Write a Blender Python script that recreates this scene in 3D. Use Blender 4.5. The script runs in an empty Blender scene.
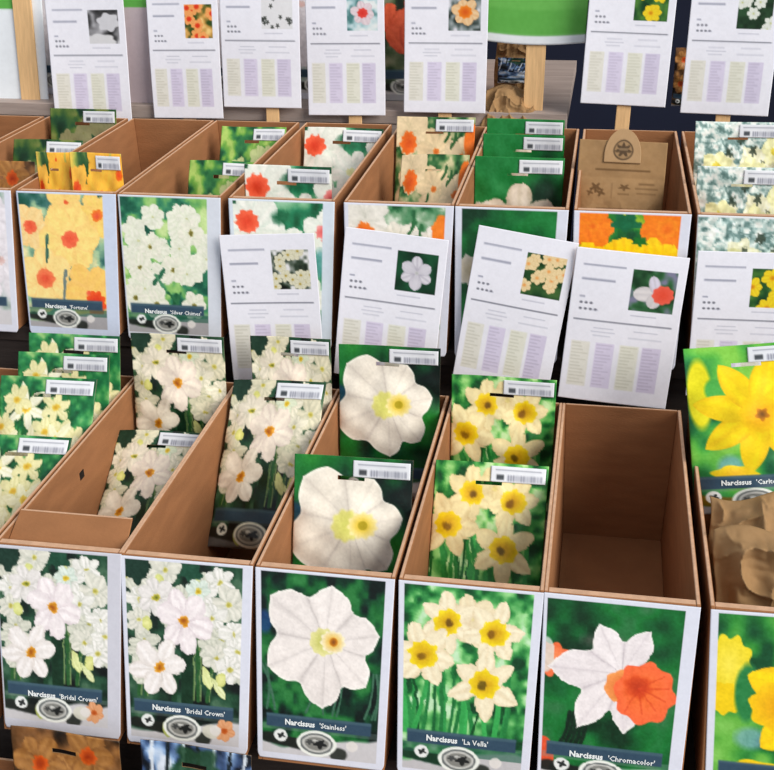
import bpy, math, random
import numpy as np
from mathutils import Vector, Matrix

S = bpy.context.scene
COL = S.collection
CAMZ = 1.5
# ------------------------------------------------------------------ camera
F = 1164.0
XV = Vector((.984, .0606, -.1676)).normalized()
YV = Vector((.177, -.430, .885)); YV = (YV - XV*YV.dot(XV)).normalized()
UV_ = XV.cross(YV)                       # down in camera coordinates (x right, y down, z forward)
UPV = -UV_ if UV_.y > 0 else UV_
cam_d = bpy.data.cameras.new('camera'); cam = bpy.data.objects.new('camera', cam_d); COL.objects.link(cam)
def w_of(c):                             # camera coords -> world direction
    return Vector((c.dot(XV), c.dot(YV), c.dot(UPV)))
ex, ey, ez = w_of(Vector((1, 0, 0))), w_of(Vector((0, 1, 0))), w_of(Vector((0, 0, 1)))
R = Matrix((ex, -ey, -ez)).transposed()
cam.matrix_world = Matrix.Translation((0, 0, CAMZ)) @ R.to_4x4()
cam_d.sensor_fit = 'HORIZONTAL'; cam_d.sensor_width = 36.0; cam_d.lens = 36.0*F/774.0
cam_d.clip_start = 0.02; cam_d.clip_end = 50
S.camera = cam
def at(u, v, Y):
    d = w_of(Vector((u-387.0, v-385.0, F)))
    k = Y/d.y
    return Vector((d.x*k, Y, CAMZ + d.z*k))

# ------------------------------------------------------------------ materials
def s2l(c):
    c = np.asarray(c, dtype=np.float64)
    return np.where(c <= .04045, c/12.92, ((c+.055)/1.055)**2.4)
def mat(name, rgb, rough=.6, noise=0, nscale=60, bump=0, bscale=200, spec=.3, stretch=None):
    m = bpy.data.materials.new(name); m.use_nodes = True
    nt = m.node_tree; b = nt.nodes['Principled BSDF']
    c = list(s2l(rgb))+[1]
    b.inputs['Base Color'].default_value = c
    b.inputs['Roughness'].default_value = rough
    b.inputs['Specular IOR Level'].default_value = spec
    tc = nt.nodes.new('ShaderNodeTexCoord'); mp = nt.nodes.new('ShaderNodeMapping')
    nt.links.new(tc.outputs['Object'], mp.inputs[0])
    if stretch: mp.inputs['Scale'].default_value = stretch
    if noise:
        n = nt.nodes.new('ShaderNodeTexNoise'); n.inputs['Scale'].default_value = nscale; n.inputs['Detail'].default_value = 5
        nt.links.new(mp.outputs[0], n.inputs['Vector'])
        r = nt.nodes.new('ShaderNodeMapRange'); r.inputs[1].default_value = .3; r.inputs[2].default_value = .7
        r.inputs[3].default_value = 1-noise; r.inputs[4].default_value = 1+noise
        nt.links.new(n.outputs[0], r.inputs[0])
        mx = nt.nodes.new('ShaderNodeMix'); mx.data_type = 'RGBA'; mx.blend_type = 'MULTIPLY'; mx.inputs[0].default_value = 1
        mx.inputs[6].default_value = c
        nt.links.new(r.outputs[0], mx.inputs[7]); nt.links.new(mx.outputs[2], b.inputs['Base Color'])
    if bump:
        n2 = nt.nodes.new('ShaderNodeTexNoise'); n2.inputs['Scale'].default_value = bscale; n2.inputs['Detail'].default_value = 3
        nt.links.new(mp.outputs[0], n2.inputs['Vector'])
        bp = nt.nodes.new('ShaderNodeBump'); bp.inputs['Strength'].default_value = bump; bp.inputs['Distance'].default_value = .002
        nt.links.new(n2.outputs[0], bp.inputs['Height']); nt.links.new(bp.outputs[0], b.inputs['Normal'])
    return m
def printed(name, rough, spec=.35):
    m = bpy.data.materials.new(name); m.use_nodes = True
    nt = m.node_tree; b = nt.nodes['Principled BSDF']
    a = nt.nodes.new('ShaderNodeVertexColor'); a.layer_name = 'Col'
    nt.links.new(a.outputs[0], b.inputs['Base Color'])
    b.inputs['Roughness'].default_value = rough; b.inputs['Specular IOR Level'].default_value = spec
    return m
M = dict(
    card=mat('brown_cardboard', (.61, .42, .28), .85, .10, 26, .25, 260, .15, (1, 1, 4)),
    edge=mat('cut_cardboard_edge', (.82, .66, .54), .85, .12, 150, 0, 0, .15),
    white=mat('white_card', (.86, .86, .89), .5, .03, 40),
    wood=mat('pale_wood', (.88, .72, .52), .65, .12, 30, .2, 120, .25, (12, 12, 1)),
    shelf=mat('dark_stained_shelf', (.22, .19, .18), .7, .2, 20, .2, 80, .25, (1, 8, 8)),
    riser=mat('grey_shelf_board', (.66, .60, .57), .7, .15, 18, .2, 80, .25, (1, 8, 8)),
    navy=mat('dark_navy_wall', (.09, .11, .19), .9, .25, 3),
    floor=mat('grey_concrete', (.36, .35, .34), .9, .15, 5, .3, 40),
    dark=mat('dark_hole', (.10, .07, .05), .9),
    gloss=printed('glossy_print', .42), paper=printed('printed_paper', .6, .2), kraft=printed('kraft_paper', .8, .15))

# ------------------------------------------------------------------ canvas painting (the printed artwork)
def vnoise(h, w, cell, rng):
    gh, gw = int(h/cell)+3, int(w/cell)+3
    g = rng.random((gh, gw))
    y = np.arange(h)/cell; x = np.arange(w)/cell
    y0 = y.astype(int); x0 = x.astype(int); fy = y-y0; fx = x-x0
    fy = fy*fy*(3-2*fy); fx = fx*fx*(3-2*fx)
    a = g[y0][:, x0]; b = g[y0][:, x0+1]; c = g[y0+1][:, x0]; d = g[y0+1][:, x0+1]
    return (a*(1-fx)+b*fx)*(1-fy)[:, None]+(c*(1-fx)+d*fx)*fy[:, None]
class Cv:
    def __init__(s, w, h, seed=0):
        s.w, s.h = w, h; s.a = np.zeros((h, w, 3)); s.rng = np.random.default_rng(seed)
        s.yy, s.xx = np.mgrid[0:h, 0:w].astype(float)
    def blend(s, m, c, sl=None):
        sl = sl or (slice(None), slice(None))
        m = m[..., None]; s.a[sl] = s.a[sl]*(1-m)+np.asarray(c)*m
    def box(s, x0, y0, x1, y1):
        x0 = max(0, int(x0)); y0 = max(0, int(y0)); x1 = min(s.w, int(x1)+2); y1 = min(s.h, int(y1)+2)
        if x1 <= x0 or y1 <= y0: return None
        return (slice(y0, y1), slice(x0, x1))
    def fill(s, c): s.a[:] = c
    def greens(s, cols, cell=.22, cont=1.0):
        n = .6*vnoise(s.h, s.w, cell*s.w, s.rng)+.4*vnoise(s.h, s.w, cell*s.w*.4, s.rng)
        n = np.clip((n-.5)*1.9*cont+.5, 0, .999)*(len(cols)-1)
        i = n.astype(int); f = (n-i)[..., None]; c = np.array(cols)
        s.a[:] = c[i]*(1-f)+c[np.minimum(i+1, len(cols)-1)]*f
    def stem(s, x0, y0, x1, y1, wd, c, bend=0):
        W, H = s.w, s.h; n = 14
        for k in range(n):
            t0, t1 = k/n, (k+1)/n
            s.line(x0+(x1-x0)*t0+bend*math.sin(math.pi*t0), y0+(y1-y0)*t0, x0+(x1-x0)*t1+bend*math.sin(math.pi*t1), y0+(y1-y0)*t1, wd, c)
    def line(s, x0, y0, x1, y1, wd, c, al=1.0):
        W, H = s.w, s.h
        x0, x1 = x0*W, x1*W; y0, y1 = y0*H, y1*H; r = wd*W/2
        sl = s.box(min(x0, x1)-r-1, min(y0, y1)-r-1, max(x0, x1)+r+1, max(y0, y1)+r+1)
        if not sl: return
        X, Y = s.xx[sl], s.yy[sl]; dx, dy = x1-x0, y1-y0; L2 = dx*dx+dy*dy+1e-9
        t = np.clip(((X-x0)*dx+(Y-y0)*dy)/L2, 0, 1)
        d = np.hypot(X-x0-t*dx, Y-y0-t*dy)
        s.blend(np.clip(r-d+.5, 0, 1)*al, c, sl)
    def rect(s, x0, y0, x1, y1, c, al=1.0):
        W, H = s.w, s.h
        X, Y = s.xx, s.yy
        m = np.clip(np.minimum(X-x0*W, x1*W-X)+.5, 0, 1)*np.clip(np.minimum(Y-y0*H, y1*H-Y)+.5, 0, 1)
        s.blend(m*al, c)
    def ell(s, cx, cy, rx, ry, c, al=1.0, c2=None, wob=0, n=9, ph=0, soft=1.0):
        W, H = s.w, s.h; cx *= W; cy *= H; rx *= W; ry *= W
        e = 1+wob
        sl = s.box(cx-rx*e-2, cy-ry*e-2, cx+rx*e+2, cy+ry*e+2)
        if not sl: return
        X, Y = (s.xx[sl]-cx)/rx, (s.yy[sl]-cy)/ry
        rho = np.hypot(X, Y); th = np.arctan2(Y, X)
        lim = 1+wob*np.sin(n*th+ph)
        m = np.clip((lim-rho)*min(rx, ry)/soft+.5, 0, 1)*al
        c = np.asarray(c)
        if c2 is not None:
            k = np.clip(rho, 0, 1)[..., None]**1.2
            c = np.asarray(c2)*(1-k)+c*k
        s.blend(m, c, sl)
    def petal(s, cx, cy, ang, L, Wd, c, sh, vein=.25, tip=.45):
        W, H = s.w, s.h; cx *= W; cy *= H; L *= W; Wd *= W
        sl = s.box(cx-L-3, cy-L-3, cx+L+3, cy+L+3)
        if not sl: return
        X, Y = s.xx[sl]-cx, s.yy[sl]-cy
        ca, sa = math.cos(ang), math.sin(ang)
        u = (X*ca+Y*sa)/L; v = -X*sa+Y*ca
        uc = np.clip(u, 1e-4, 1)
        hw = Wd*(uc**.8)*np.clip(1-uc, 0, 1)**(tip+.12)*(2.05 if tip > .38 else 1.85)
        m = np.clip(hw-np.abs(v)+.5, 0, 1)*(u > 0)*(u < 1.0)
        d = np.clip(np.abs(v)/(hw+1e-3), 0, 1)
        k = .55*d**3 + vein*np.exp(-(v/(Wd*.12+.4))**2) + .35*np.clip(.5-u, 0, 1) + .12*np.sin(v*9/Wd+ang*3)*(Wd > 5)
        k = np.clip(k, 0, 1)[..., None]
        s.blend(m, np.asarray(c)*(1-k)+np.asarray(sh)*k, sl)
    def flower(s, cx, cy, Rr, rot, c, sh, cup, cupin, cr=.25, n=6, wd=.36, sq=1.0, cdx=0, cdy=0, wob=.08, tip=.45):
        order = [0, 2, 4, 1, 3, 5][:n] if n == 6 else list(range(n))
        for k in order:
            a = rot+k*2*math.pi/n+s.rng.uniform(-.12, .12)
            rr = Rr*s.rng.uniform(.88, 1.06)
            f = 1-(1-sq)*abs(math.sin(a))
            s.petal(cx, cy, a, rr*f, Rr*wd*s.rng.uniform(.9, 1.1), c, sh, tip=tip)
        if cr > 0:
            s.ell(cx+cdx, cy+cdy, Rr*cr, Rr*cr*.9, cup, 1, cupin, wob, 8, rot)
    def bloom(s, cx, cy, tips, c, sh, notch=.8, streak=.05):
        """one large flower seen face on: tips = (degrees, radius) of each petal point"""
        W, H = s.w, s.h; cx *= W; cy *= H; tips = sorted((math.radians(a) % (2*math.pi), r*W) for a, r in tips)
        X, Y = s.xx-cx, s.yy-cy; rho = np.hypot(X, Y); th = np.arctan2(Y, X) % (2*math.pi)
        r = np.zeros_like(rho); f = np.zeros_like(rho); idx = np.zeros_like(rho)
        n = len(tips)
        for i in range(n):
            a0, r0 = tips[i]; a1, r1 = tips[(i+1) % n]
            if a1 <= a0: a1 += 2*math.pi
            for off in (0, 2*math.pi):
                t = (th+off-a0)/(a1-a0); m = (t >= 0) & (t < 1)
                ff = 1-np.abs(2*t-1)
                rr = np.where(t < .5, r0, r1)*(1-(1-notch)*ff**.74)*(1+.05*np.sin(np.pi*ff))
                rn = (r0+r1)/2*notch; w_ = np.clip((ff-.6)/.4, 0, 1)**1.5; rr = rr*(1-w_)+rn*w_
                r = np.where(m, rr, r); f = np.where(m, ff, f); idx = np.where(m, (t > .5)+i, idx)
        m = np.clip(r-rho+.5, 0, 1)
        q = rho/(r+1e-6)
        k = .55*f**9+.30*(1-f)**14+streak*(.5+.5*np.sin(th*37+3*np.sin(th*9)))*np.clip(q*1.5, 0, 1)+.25*np.clip(.45-q, 0, 1)+.10*(idx % 2)
        k = np.clip(k, 0, 1)[..., None]; rim = (np.clip((q-.93)/.07, 0, 1)*.5)[..., None]
        col = np.asarray(c)*(1-k)+np.asarray(sh)*k; col = col*(1-rim)+np.array([1., 1., .96])*rim
        s.a = s.a*(1-m[..., None])+col*m[..., None]
    def sub(s, x0, y0, x1, y1, fn, seed=1):
        W, H = s.w, s.h
        a, b, c, d = int(x0*W), int(y0*H), int(x1*W), int(y1*H)
        t = Cv(max(6, c-a), max(6, d-b), seed); fn(t); s.a[b:b+t.h, a:a+t.w] = t.a[:s.h-b, :s.w-a]
    def finish(s, contrast=1.0, wob=0, grain=.02):
        H, W = s.h, s.w                      # print grain and slightly irregular outlines
        if W > 55:
            dx = (vnoise(H, W, W*.05, s.rng)-.5)*W*.022; dy = (vnoise(H, W, W*.05, s.rng)-.5)*W*.022
            keep = np.clip((.70-s.yy/H)*12, 0, 1)*wob if wob else 0
            ix = np.clip((s.xx+dx*keep).round().astype(int), 0, W-1); iy = np.clip((s.yy+dy*keep).round().astype(int), 0, H-1)
            s.a = s.a[iy, ix]
        g = (vnoise(H, W, 1.6, s.rng)-.5)*grain+(vnoise(H, W, 5, s.rng)-.5)*grain*.8
        return np.clip((s.a-.5)*contrast+.5+g[..., None], 0, 1)

W1 = (.95, .93, .92); W1s = (.74, .71, .72); CR = (.95, .90, .78); CRs = (.78, .70, .52)
GD = [(.03, .10, .07), (.07, .22, .13), (.12, .34, .19), (.30, .48, .30)]
def d_bridal(c):
    c.greens([(.03, .07, .06), (.08, .18, .13), (.14, .30, .21), (.28, .42, .32)], .16)
    for x0, x1 in ((.08, .10), (.14, .13), (.50, .52), (.56, .55), (.62, .60), (.70, .74)):
        c.stem(x0, .75, x1, .38, .03, (.16, .36, .18), .01); c.stem(x0+.02, .75, x1+.02, .38, .012, (.45, .55, .35), .01)
    Y1, Y2 = (.93, .68, .18), (.62, .32, .05)
    for i in range(16):
        c.flower(c.rng.uniform(0, 1), c.rng.uniform(.02, .66), .15, i*.9, (.86, .86, .80), (.62, .64, .58), (.80, .78, .5), (.6, .6, .3), .12, wd=.38, sq=.7)
    c.stem(.52, .76, .53, .44, .10, (.06, .20, .12), 0); c.stem(.40, .76, .44, .52, .05, (.08, .24, .14), 0); c.ell(.10, .05, .12, .10, (.10, .22, .17), 1, None, .2, 5); c.ell(.55, .04, .10, .07, (.12, .30, .22), 1, None, .2, 5)
    fl = [(.12, .22, .17), (.33, .04, .17), (.80, .08, .15), (.88, .20, .20), (.66, .15, .14), (.10, .33, .14), (.93, .36, .15), (.78, .50, .16), (.90, .56, .17), (.22, .17, .15), (.74, .28, .15), (.36, .20, .13), (.97, .46, .14)]
    for i, (x, y, r) in enumerate(fl):
        c.flower(x, y, r, i*.7, (.90, .89, .84) if i % 2 else (.95, .94, .92), (.66, .68, .62), (.86, .84, .52), (.66, .62, .24), .14, wd=.40, sq=.75, tip=.5)
    for x, y in ((.28, .11), (.17, .34), (.60, .11), (.82, .62)):
        c.ell(x, y, .045, .06, (.80, .82, .48), 1, (.90, .90, .62))
    c.flower(.25, .19, .17, .3, (.93, .91, .90), (.7, .7, .66), (.86, .8, .3), (.35, .4, .12), .2, wd=.42)
    c.flower(.62, .14, .11, 1.1, (.88, .92, .88), (.66, .74, .68), (.9, .82, .3), (.75, .6, .1), .25, wd=.42)
    c.flower(.50, .31, .27, .25, (.96, .93, .93), (.78, .72, .74), Y1, Y2, .18, wd=.40, tip=.42)
    c.flower(.27, .585, .27, .9, (.96, .94, .93), (.78, .74, .70), Y1, Y2, .18, wd=.36, tip=.45)
    c.petal(.66, .55, 1.2, .20, .045, (.90, .92, .68), (.7, .74, .4)); c.petal(.74, .62, .9, .20, .04, (.90, .92, .74), (.7, .74, .4))
def d_stain(c):
    c.greens([(.02, .10, .08), (.04, .22, .14), (.09, .38, .18), (.18, .48, .24)], .14, 1.2)
    for k in range(9):
        x = c.rng.random(); c.stem(x, .75, x+c.rng.uniform(-.15, .15), .5, .018, (.25, .42, .33), .02)
    c.ell(.02, .27, .06, .09, (.10, .25, .48), .8, soft=4)
    w, sh = (.95, .92, .90), (.70, .67, .66)
    c.bloom(.53, .35, ((-85, .45), (-11, .45), (43, .48), (92, .54), (154, .55), (-145, .57)), w, sh, .74)
    c.ell(.51, .35, .11, .11, (.90, .88, .62), 1, (.76, .76, .38), .06, 9)
    c.ell(.59, .345, .10, .09, (.95, .92, .80), 1, (.92, .72, .25), .07, 11)
    c.ell(.595, .345, .035, .035, (.86, .56, .12), 1, (.5, .26, .05))
def d_stain_close(c):
    c.greens([(.02, .10, .08), (.04, .26, .14), (.08, .42, .17), (.14, .50, .18)], .35)
    c.ell(.0, .33, .10, .10, (.12, .27, .42), .8, soft=5)
    w, sh = (.95, .92, .86), (.74, .70, .66)
    c.bloom(.50, .36, ((-141, .55), (-64, .40), (-8, .43), (48, .47), (88, .50), (156, .58)), w, sh, .78)
    c.ell(.46, .37, .12, .12, (.90, .88, .48), .9, (.80, .80, .36), .07, 9, soft=3)
    c.ell(.60, .365, .12, .10, (.96, .90, .66), 1, (.88, .74, .12), .08, 11, soft=2)
    c.ell(.60, .365, .04, .035, (.70, .62, .10), 1)
def d_lavella(c):
    c.greens([(.05, .26, .14), (.10, .42, .20), (.28, .62, .32), (.56, .82, .52), (.76, .90, .74)], .13)
    for k in range(20):
        x = c.rng.random(); g = c.rng.random()
        c.stem(x, .78, x+c.rng.uniform(-.12, .12), .42, .02+.02*g, (.04+.2*g, .28+.4*g, .14+.2*g), .02)
    p, sh = (.96, .92, .80), (.84, .74, .58); Y, Yi = (.96, .86, .12), (.80, .60, .06)
    c.flower(.53, .15, .20, .2, (.93, .88, .74), sh, (.9, .84, .62), (.9, .84, .6), .1, wd=.44)
    c.flower(.34, .18, .26, .5, p, sh, Y, Yi, .42, wd=.40, tip=.65); c.ell(.35, .185, .03, .03, (.45, .32, .04), 1, soft=2)
    c.flower(.71, .215, .25, .9, p, sh, Y, Yi, .44, wd=.40, tip=.65); c.ell(.68, .225, .03, .03, (.55, .38, .04), 1, soft=2)
    c.flower(.15, .365, .28, .1, p, sh, Y, Yi, .42, wd=.42, tip=.65); c.ell(.14, .375, .04, .03, (.55, .40, .04), 1, soft=2)
    c.flower(.65, .49, .30, .55, p, sh, Y, Yi, .40, wd=.38, tip=.7); c.ell(.63, .495, .035, .035, (.45, .36, .04), 1, soft=2)
def d_chroma(c):
    c.greens([(.03, .20, .10), (.05, .34, .16), (.08, .45, .19), (.22, .46, .28)], .3)
    c.ell(.42, .20, .16, .05, (.45, .40, .38), .6, soft=8)
    c.ell(.03, .32, .15, .13, (.93, .42, .24), 1, (.96, .58, .36), .1)
    c.ell(.0, .30, .06, .14, (.85, .86, .84), .8)
    c.ell(.0, .86, .09, .16, (.88, .33, .18), 1)
    for k in range(5): c.stem(.12+.04*k, .8, .2+.03*k, .6, .03, (.04, .16, .09), .02)
    w, sh = (.94, .91, .91), (.72, .68, .70)
    c.bloom(.57, .36, ((-117, .42), (-62, .40), (180, .56), (124, .56), (84, .48), (0, .25)), w, sh, .60)
    c.ell(.58, .43, .13, .13, (.95, .62, .34), 1, (.86, .42, .18), .05, 7)
    c.ell(.755, .455, .225, .24, (.96, .42, .24), 1, (.95, .45, .20), .07, 8, .6)
    c.ell(.70, .42, .10, .09, (.88, .32, .12), .9, (.72, .20, .06), .1, 6, soft=4)
    for a in (-.6, -.1, .4, .9, 1.4, 2.0):
        c.line(.71, .43, .71+.22*math.cos(a), .43+.14*math.sin(a), .012, (.84, .27, .12), .6)
def d_yellow(c):
    c.greens([(.05, .32, .20), (.16, .52, .26), (.34, .70, .26), (.52, .80, .30)], .3)
    c.ell(.10, .28, .10, .30, (.90, .86, .10), 1, soft=3); c.ell(.22, .26, .08, .10, (.30, .66, .28), 1, soft=3)
    c.ell(.30, .72, .10, .10, (.40, .62, .66), .8, soft=6)
    y, sh = (.98, .86, .05), (.90, .68, .02)
    for k in range(8):
        c.petal(.55, .41, k*math.pi/4+.2, .52, .17, y, sh, .2, .7)
    c.ell(.56, .42, .17, .17, (.98, .82, .04), 1, (.93, .66, .02), .10, 10)
    c.ell(.57, .42, .05, .05, (.80, .50, .03), 1, (.45, .28, .05), .2, 5)
    c.ell(.33, .76, .18, .07, (.94, .82, .06), 1, (.9, .7, .05), .1, 6)
def d_yellow_front(c):
    c.greens([(.05, .30, .16), (.20, .55, .22), (.40, .70, .26), (.52, .78, .36)], .3)
    c.ell(.08, .26, .16, .22, (.93, .84, .15), 1, (.95, .88, .3), .1); c.ell(.05, .44, .14, .12, (.94, .80, .05), 1, None, .1)
    c.ell(.22, .40, .09, .22, (.16, .50, .26), 1, soft=3); c.ell(.26, .64, .12, .08, (.5, .68, .75), .7, soft=6)
    y, sh = (.98, .86, .04), (.92, .66, .02)
    for k in range(6): c.petal(.75, .42, k*math.pi/3+.3, .56, .22, y, sh, .2, .65)
    c.ell(.50, .46, .26, .20, (.96, .78, .03), 1, (.92, .64, .02), .07, 8)
    c.ell(.30, .81, .22, .08, (.95, .82, .05), 1, (.92, .62, .1), .08, 6)
def d_orange(c):
    c.greens([(.10, .34, .28), (.25, .45, .42), (.62, .76, .60), (.92, .88, .66)], .22)
    p, sh = (.99, .88, .58), (.96, .76, .46); o, oi = (.95, .46, .30), (.92, .34, .22)
    c.flower(.55, .05, .25, .4, (.97, .84, .50), sh, (.9, .45, .2), oi, .1, wd=.45)
    c.flower(.92, .14, .26, .2, (.98, .84, .45), sh, (.95, .55, .15), oi, .25, wd=.45)
    c.flower(.10, .24, .25, .2, (.97, .85, .60), sh, o, oi, .32, wd=.50, wob=.04)
    c.flower(.58, .32, .38, .9, (.99, .87, .52), sh, o, oi, .27, wd=.50, wob=.04)
    c.flower(.24, .62, .36, .5, p, sh, (.95, .52, .32), oi, .32, wd=.50, wob=.04)
    c.flower(.78, .72, .34, .1, (.98, .80, .42), sh, o, oi, .10, wd=.48)
    c.ell(.86, .80, .12, .14, (.94, .36, .12), 1, (.86, .18, .10), .1)
    c.stem(.45, .8, .5, .55, .035, (.45, .52, .50), 0); c.stem(.28, .5, .30, .30, .03, (.2, .4, .34), 0)
def d_jonquil(c):
    c.greens([(.08, .34, .26), (.22, .52, .38), (.52, .74, .40), (.78, .88, .60)], .16)
    p, sh = (.92, .92, .86), (.80, .84, .72)
    for i in range(24):
        x, y = c.rng.uniform(.05, 1), c.rng.uniform(.1, .78)
        if x < .3 and y < .24: continue
        c.flower(x, y, .15, i, p, sh, (.8, .8, .55), (.7, .7, .4), .06, wd=.5)
    for x, y in ((.80, .26), (.32, .38), (.18, .55), (.58, .56), (.36, .84), (.82, .84), (.1, .8)):
        c.flower(x, y*.92, .16, x*9, (.93, .92, .86), sh, (.62, .58, .26), (.38, .36, .14), .18, wd=.48)
    c.stem(.34, .62, .46, .52, .05, (.16, .42, .30), 0); c.stem(.36, .55, .44, .64, .03, (.3, .55, .4), 0)
    c.stem(.56, .88, .60, .70, .06, (.10, .36, .22), 0); c.stem(.62, .76, .50, .68, .03, (.16, .42, .26), 0); c.stem(.58, .8, .66, .68, .03, (.16, .42, .26), 0)
def d_redcup(c):
    c.greens([(.06, .30, .18), (.14, .50, .34), (.42, .68, .50), (.62, .80, .66)], .25)
    w, sh = (.94, .94, .90), (.78, .84, .78)
    c.flower(.22, .16, .36, .3, w, sh, (.95, .40, .26), (.90, .28, .16), .0, wd=.46)
    c.ell(.14, .14, .13, .12, (.96, .42, .28), 1, (.88, .26, .14), .08)
    c.flower(.62, .34, .28, .9, w, sh, (.9, .9, .7), (.86, .86, .6), .2, wd=.46)
    c.flower(1.0, .20, .26, .5, w, sh, (.93, .60, .58), (.90, .36, .36), .36, wd=.46)
    c.flower(.28, .60, .34, .5, w, sh, (.95, .42, .28), (.9, .3, .2), .3, wd=.46)
    c.flower(.80, .68, .26, .1, w, sh, (.93, .5, .4), (.9, .3, .2), .3, wd=.46)
    c.ell(.96, .42, .08, .14, (.34, .62, .62), .8, soft=5); c.ell(.52, .10, .10, .07, (.10, .38, .24), .8, soft=4)
def d_orangecup(c):
    c.greens([(.10, .32, .18), (.25, .50, .32), (.52, .66, .52), (.80, .84, .76)], .12)
    w, sh = (.92, .90, .86), (.74, .74, .68)
    c.flower(.16, .10, .28, .4, w, sh, (.92, .52, .18), (.84, .38, .1), .0, wd=.46)
    c.ell(.16, .20, .10, .12, (.93, .50, .16), 1, (.86, .36, .08), .1)
    c.flower(.52, .26, .26, .2, (.93, .90, .84), sh, (.90, .60, .3), (.8, .4, .1), .15, wd=.46)
    c.flower(.84, .30, .26, .7, w, sh, (.90, .52, .16), (.8, .4, .1), .2, wd=.46)
    c.ell(.95, .18, .09, .20, (.93, .50, .14), 1)
    c.flower(.36, .56, .34, .7, (.92, .86, .78), sh, (.92, .52, .12), (.8, .36, .06), .34, wd=.46)
    c.flower(.84, .64, .30, .2, (.92, .86, .78), sh, (.92, .52, .12), (.8, .36, .06), .34, wd=.46)
    for x, y in ((.40, .3), (.62, .08), (.7, .12)): c.stem(x, y+.1, x+.05, y, .03, (.18, .42, .24), .02)
def d_greenwhite(c):
    c.greens([(.03, .22, .12), (.05, .36, .17), (.08, .46, .20), (.12, .50, .24)], .4)
    w, sh = (.92, .86, .78), (.74, .68, .56)
    for k in range(6): c.petal(.52, .48, k*math.pi/3+.5, .44, .17, w, sh, .2, .3)
    c.ell(.45, .50, .17, .12, (.93, .72, .40), 1, (.86, .50, .16), .06, 9)
    c.ell(.10, .42, .16, .16, (.88, .84, .78), 1, (.8, .74, .6), .1)
def d_sunny(c):
    c.greens([(.04, .30, .16), (.10, .45, .18), (.30, .60, .16), (.80, .80, .15)], .22)
    y, o = (.98, .84, .06), (.96, .52, .08)
    for i, (x, yy, r, q) in enumerate(((.12, .08, .24, 1), (.86, .08, .26, 1), (.45, .30, .24, 0), (.10, .34, .22, 0), (.80, .32, .26, 0), (.5, .62, .3, 0), (.15, .66, .25, 1), (.88, .66, .26, 1))):
        c.flower(x, yy, r, i*.8, o if q else y, (.9, .4, .05) if q else (.94, .68, .04), (.96, .56, .10), (.92, .42, .06), .38 if i % 2 else .25, wd=.5)
    c.ell(.45, .05, .13, .08, (.04, .40, .24), 1, None, .2, 5)
    c.ell(.60, .18, .07, .05, (.10, .45, .15), 1, None, .2, 5)
def d_cream(c):
    c.greens([(.42, .54, .52), (.66, .76, .74), (.84, .89, .86), (.92, .93, .90)], .05, 1.3)
    p, sh = (.95, .94, .82), (.84, .84, .66)
    for i in range(22):
        c.flower(c.rng.uniform(.15, 1.0), c.rng.uniform(.22, .8), .16, i, p, sh, (.88, .84, .42), (.8, .72, .25), .2, wd=.45)
    for x, y in ((.40, .22), (.78, .30), (.52, .12), (.3, .4), (.66, .2)):
        c.ell(x, y, .035, .05, (.16, .22, .16), .8, None, .3, 5)
    for x, y in ((.26, .32), (.66, .36), (.92, .2)): c.flower(x, y, .18, x*7, (.94, .93, .70), sh, (.86, .80, .24), (.8, .7, .2), .3, wd=.45)
    n = vnoise(c.h, c.w, 3, c.rng); c.a += ((n-.5)*.22)[..., None]
def d_star(c):
    c.greens([(.05, .24, .14), (.10, .42, .24), (.24, .58, .32), (.56, .74, .46)], .13)
    for k in range(16):
        x = c.rng.random(); c.stem(x, .8, x+c.rng.uniform(-.2, .2), .1, .02, (.14, .42, .2), .03)
    p, sh = (.95, .94, .80), (.82, .80, .58)
    c.flower(.30, .20, .24, .3, (.96, .96, .88), sh, (.93, .82, .30), (.80, .60, .12), .2, wd=.28, tip=.7)
    for i in range(26): c.flower(c.rng.random(), c.rng.uniform(.06, .95), .16, i, (.92, .90, .70), (.76, .74, .48), (.90, .80, .34), (.8, .62, .18), .22, wd=.34)
    for i, (x, y) in enumerate(((.12, .46), (.40, .44), (.68, .40), (.88, .50), (.22, .60), (.52, .60), (.80, .64), (.06, .66), (.38, .70))):
        c.flower(x, y, .20, i*.5, p, sh, (.94, .84, .36), (.84, .66, .18), .22, wd=.3, tip=.6)
def d_blush(c):
    c.greens([(.55, .66, .60), (.78, .80, .80), (.88, .86, .88), (.93, .92, .93)], .25)
    for i, (x, y) in enumerate(((.3, .2), (.8, .15), (.5, .4), (.9, .5), (.2, .6), (.7, .65))):
        c.flower(x, y, .26, i, (.92, .90, .92), (.80, .78, .80), (.88, .78, .76), (.84, .68, .66), .2, wd=.46)
    c.stem(.86, .48, .80, .32, .05, (.55, .64, .58), .02); c.stem(.5, .72, .55, .55, .04, (.5, .6, .55), .02)
def d_tulip(c):
    c.greens([(.10, .16, .12), (.25, .34, .22), (.42, .46, .34), (.60, .60, .50)], .25)
    for x, y, r in ((.3, .3, .25), (.8, .25, .3), (.55, .5, .3)):
        for a in (-2.2, -1.57, -.9): c.petal(x, y+.14, a, r*1.5, r*.5, (.92, .42, .28), (.74, .24, .16), .2, .4)
def d_dusk(c):
    c.greens([(.08, .06, .04), (.26, .18, .10), (.50, .34, .20), (.70, .50, .28)], .22)
    for i, (x, y) in enumerate(((.25, .2), (.7, .12), (.5, .42), (.9, .4), (.2, .6))):
        c.flower(x, y, .26, i, (.68, .48, .26), (.40, .24, .12), (.84, .36, .10), (.6, .2, .05), .3, wd=.45)
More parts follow.
